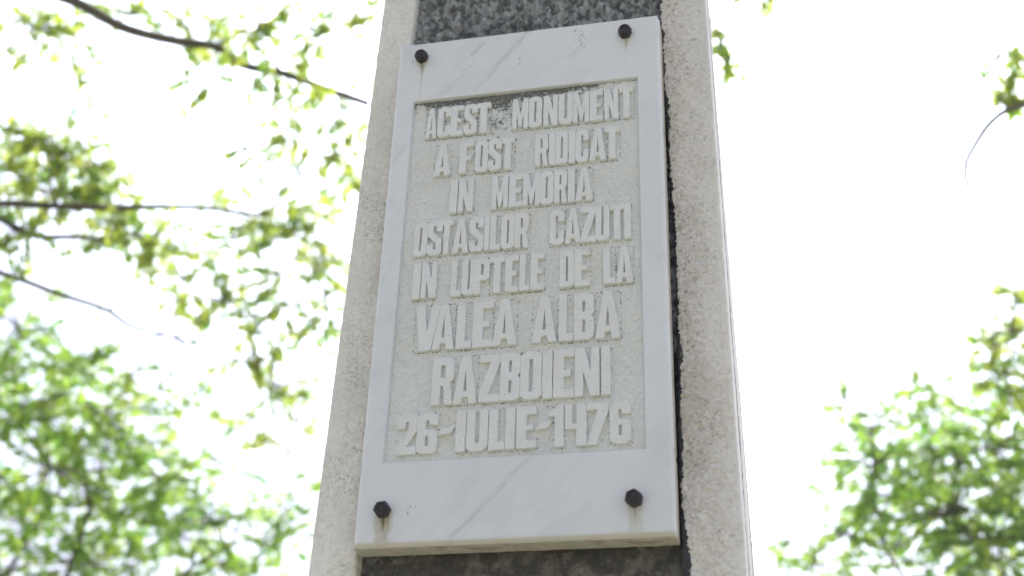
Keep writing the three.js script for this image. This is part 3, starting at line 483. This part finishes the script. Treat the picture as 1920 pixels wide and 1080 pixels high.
function tree(name, label, base, trunkPts, rTrunk, limbs, clumps, opt) {
  const t = thing(name, label, 'tree', base, opt.group);
  const r = rng(opt.seed), off = (p) => [p[0] - base[0], p[1] - base[1], p[2] - base[2]];
  const tp = trunkPts.map(off);
  mesh('trunk', tube(tp, rTrunk, rTrunk * 0.45, 12, 8), bark, t);
  const nodes = []; for (const p of tp.slice(1)) nodes.push(new THREE.Vector3(...p));
  for (const [pts, r0, r1] of limbs) { const q = pts.map(off); mesh('limb', tube(q, r0, r1, 7, 5), bark, t); q.slice(1).forEach((p) => nodes.push(new THREE.Vector3(...p))); }
  const tw = [], list = [], v = (x, y, z) => new THREE.Vector3(x, y, z);
  for (let [cx, cy, cz, rx, ry, n] of clumps) {
    const c = v(...off([cx, cy, cz])); let best = null, bd = 1e9; for (const q of nodes) { const d = q.distanceTo(c) + (q.y > c.y ? 0.25 : 0); if (d < bd) { bd = d; best = q; } }
    if (opt.twigs !== false) { const m = best.clone().lerp(c, 0.5).add(v((r() - 0.5) * 0.15, 0.06 + 0.1 * r(), (r() - 0.5) * 0.15)); if (bd > 0.05) tw.push(tube([best.toArray(), m.toArray(), c.toArray()], opt.tw || 0.010, 0.004, 5, 4)); }
    nodes.push(c);
    n = Math.round(n * (opt.more || 4)); rx *= 1.55; ry *= 1.5;
    const nt = Math.max(1, Math.round(n / 7)); let left = n;
    for (let k = 0; k < nt; k++) {                     // leafy twigs through the clump
      const rr = Math.cbrt(r()), th = r() * 2 * Math.PI, ph = Math.acos(2 * r() - 1), rz = 0.6 * (rx + ry);
      const e = v(c.x + rx * rr * Math.sin(ph) * Math.cos(th), c.y + ry * rr * Math.cos(ph), c.z + rz * rr * Math.sin(ph) * Math.sin(th));
      const dir = e.clone().sub(c).normalize().add(v((r() - 0.5) * 0.8, (r() - 0.5) * 0.3, (r() - 0.5) * 0.8)).normalize();
      const len = 0.10 + 0.16 * r(), s0 = e.clone().addScaledVector(dir, -len * 0.5), s1 = e.clone().addScaledVector(dir, len * 0.5);
      tw.push(tube([c.clone().lerp(s0, 0.3 * r()).toArray(), s0.toArray(), s1.toArray()], 0.004, 0.0015, 4, 2));
      const m = Math.min(left, Math.ceil(n / nt)); left -= m;
      const tone = r();
      for (let q = 0; q < m; q++) {
        const tt = (q + r() * 0.6) / m, p = s0.clone().lerp(s1, tt), sd = q % 2 ? 1 : -1;
        const ld = v(dir.x * 0.6 - sd * dir.z * 0.9, dir.y * 0.5 - 0.35 - 0.4 * r(), dir.z * 0.6 + sd * dir.x * 0.9).add(v((r() - 0.5) * 0.7, (r() - 0.5) * 0.4, (r() - 0.5) * 0.7));
        const nn = v((r() - 0.5) * 2.2, 0.8, (r() - 0.5) * 2.2 + 0.3);
        const kx = clamp(tone * 0.6 + r() * 0.55), br = 0.8 + 0.4 * r();
        const [a, b] = opt.colors, col = [mix(a[0], b[0], kx) * br, mix(a[1], b[1], kx) * br, mix(a[2], b[2], kx) * br];
        list.push([p, ld, nn, opt.leaf * (0.7 + 0.5 * r()), col]);
      }
    }
  }
  mesh('twigs', mergeGeometries(tw), bark, t).userData.kind = 'stuff';
  mesh('crown', leaves(list), leafMat, t).userData.kind = 'stuff';
  return t;
}
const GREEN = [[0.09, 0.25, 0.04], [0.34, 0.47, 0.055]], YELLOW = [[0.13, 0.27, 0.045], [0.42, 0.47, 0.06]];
tree('maple_tree', 'dense bright green maple with a broad low crown left of the obelisk', [-3.9, 0, -4.5], [[-3.9, -0.1, -4.5], [-3.95, 1.3, -4.45], [-3.8, 2.6, -4.5], [-3.75, 3.3, -4.45]], 0.15,
  [[[[-3.8, 2.6, -4.5], [-3.4, 3.3, -4.5], [-2.9, 3.7, -4.4]], 0.025, 0.01], [[[-3.8, 3.0, -4.5], [-4.2, 3.7, -4.5], [-4.5, 4.4, -4.6]], 0.03, 0.01], [[[-3.75, 3.5, -4.45], [-3.5, 4.0, -4.2], [-3.4, 4.4, -4.1]], 0.02, 0.008]],
  clumpsA, { seed: 11, more: 3.0, leaf: 0.062, colors: GREEN });
tree('spreading_tree', 'tall tree stretching long thin sparsely leaved boughs over the plaque', [-4.05, 0, -1.75], [[-4.05, -0.1, -1.75], [-4.1, 1.6, -1.7], [-4.0, 3.2, -1.8], [-3.99, 4.45, -1.72], [-3.75, 5.57, -0.97], [-3.3, 6.6, -0.6]], 0.17,
  [[[[-3.75, 5.57, -0.97], [-3.41, 5.72, -1.32], [-3.12, 5.79, -1.65], [-2.78, 5.84, -2.00], [-2.62, 5.83, -2.22], [-2.42, 5.87, -2.41], [-2.26, 5.92, -2.55], [-2.19, 5.91, -2.69], [-2.01, 5.94, -2.84], [-1.80, 5.94, -3.03], [-1.63, 5.94, -3.18]], 0.042, 0.020],
    [[[-3.99, 4.45, -1.73], [-3.64, 4.72, -2.07], [-3.21, 4.95, -2.41], [-3.05, 5.04, -2.60], [-2.82, 5.14, -2.81], [-2.62, 5.24, -2.99], [-2.46, 5.31, -3.15], [-2.23, 5.36, -3.34]], 0.030, 0.012],
    [[[-3.65, 4.73, -2.08], [-3.43, 4.88, -2.32], [-3.29, 4.95, -2.54], [-3.22, 4.96, -2.73], [-3.07, 5.05, -2.92], [-2.91, 5.11, -3.12]], 0.026, 0.012],
    [[[-4.00, 4.3, -1.80], [-3.66, 4.58, -2.17], [-3.26, 4.67, -2.61], [-3.09, 4.68, -2.87], [-2.93, 4.69, -3.10], [-2.91, 4.69, -3.25], [-2.73, 4.70, -3.48], [-2.55, 4.71, -3.70]], 0.026, 0.008],
    [[[-2.55, 4.71, -3.70], [-2.43, 4.67, -3.83], [-2.37, 4.61, -3.93], [-2.22, 4.56, -4.06]], 0.006, 0.004],
    [[[-3.75, 5.57, -0.97], [-3.33, 5.98, -0.92], [-2.30, 6.50, -1.20], [-0.70, 6.65, -1.84], [0.14, 6.31, -2.36], [0.30, 5.91, -2.72], [0.34, 5.76, -2.83]], 0.045, 0.006]],
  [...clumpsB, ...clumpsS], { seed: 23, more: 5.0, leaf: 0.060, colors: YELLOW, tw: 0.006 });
tree('maple_tree_001', 'bright yellow green maple with rounded crown right of the obelisk', [1.75, 0, -5.2], [[1.75, -0.1, -5.2], [1.7, 1.2, -5.15], [1.8, 2.4, -5.25], [1.7, 3.3, -5.2]], 0.14,
  [[[[1.8, 2.4, -5.25], [1.4, 3.1, -5.1], [1.0, 3.8, -4.9]], 0.025, 0.01], [[[1.75, 2.9, -5.2], [2.1, 3.6, -5.2], [2.2, 4.3, -5.3]], 0.025, 0.01]],
  clumpsC, { seed: 37, more: 3.2, leaf: 0.062, colors: GREEN });
tree('slender_tree', 'slender tree with bare drooping twigs and few leaves beside the right maple', [2.5, 0, -3.6], [[2.5, -0.1, -3.6], [2.55, 1.6, -3.55], [2.45, 3.2, -3.6], [2.42, 4.3, -3.5], [2.41, 5.29, -3.23], [2.3, 6.2, -3.2]], 0.10,
  [[[[2.41, 5.29, -3.23], [1.93, 5.52, -3.24], [1.72, 5.55, -3.31], [1.64, 5.53, -3.38], [1.57, 5.47, -3.47], [1.53, 5.43, -3.54], [1.52, 5.37, -3.62], [1.54, 5.33, -3.67]], 0.024, 0.013],
    [[[1.54, 5.33, -3.67], [1.52, 5.23, -3.74], [1.50, 5.16, -3.79], [1.49, 5.04, -3.86]], 0.011, 0.007],
    [[[1.93, 5.52, -3.24], [1.76, 5.87, -3.24], [1.68, 5.84, -3.29], [1.63, 5.76, -3.36], [1.60, 5.70, -3.41]], 0.012, 0.008],
    [[[2.42, 4.2, -3.5], [2.33, 4.29, -3.82], [1.90, 4.50, -3.90], [1.67, 4.64, -3.96], [1.56, 4.64, -4.06]], 0.02, 0.004]],
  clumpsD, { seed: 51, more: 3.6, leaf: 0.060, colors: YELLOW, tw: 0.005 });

tree('tall_tree', 'far yellow green tree standing behind the dense left maple', [-7.2, 0, -7.4], [[-7.2, -0.1, -7.4], [-7.1, 2.2, -7.3], [-6.4, 4.2, -7.4]], 0.2,
  [[[[-6.4, 4.2, -7.4], [-5.6, 5.6, -7.2], [-4.6, 7.0, -6.8]], 0.03, 0.01], [[[-6.8, 3.2, -7.35], [-5.6, 4.2, -7.4], [-4.4, 5.2, -7.4]], 0.03, 0.01], [[[-6.4, 4.2, -7.4], [-6.6, 6.0, -7.0], [-6.2, 7.6, -6.6]], 0.03, 0.01]],
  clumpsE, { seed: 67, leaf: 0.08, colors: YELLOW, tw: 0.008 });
tree('tall_tree_001', 'far yellow green tree standing behind the right maple', [2.6, 0, -8.6], [[2.6, -0.1, -8.6], [2.55, 2.2, -8.6], [2.4, 4.0, -8.6]], 0.16,
  [[[[2.4, 4.0, -8.6], [2.1, 4.8, -8.5], [1.7, 5.4, -8.4]], 0.06, 0.02], [[[2.5, 3.2, -8.6], [1.9, 4.0, -8.6], [1.3, 4.6, -8.6]], 0.025, 0.01]],
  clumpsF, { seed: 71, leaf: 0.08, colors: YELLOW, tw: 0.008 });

scene.fog = new THREE.FogExp2(0xffffff, 0.002);
renderer.render(scene, camera);
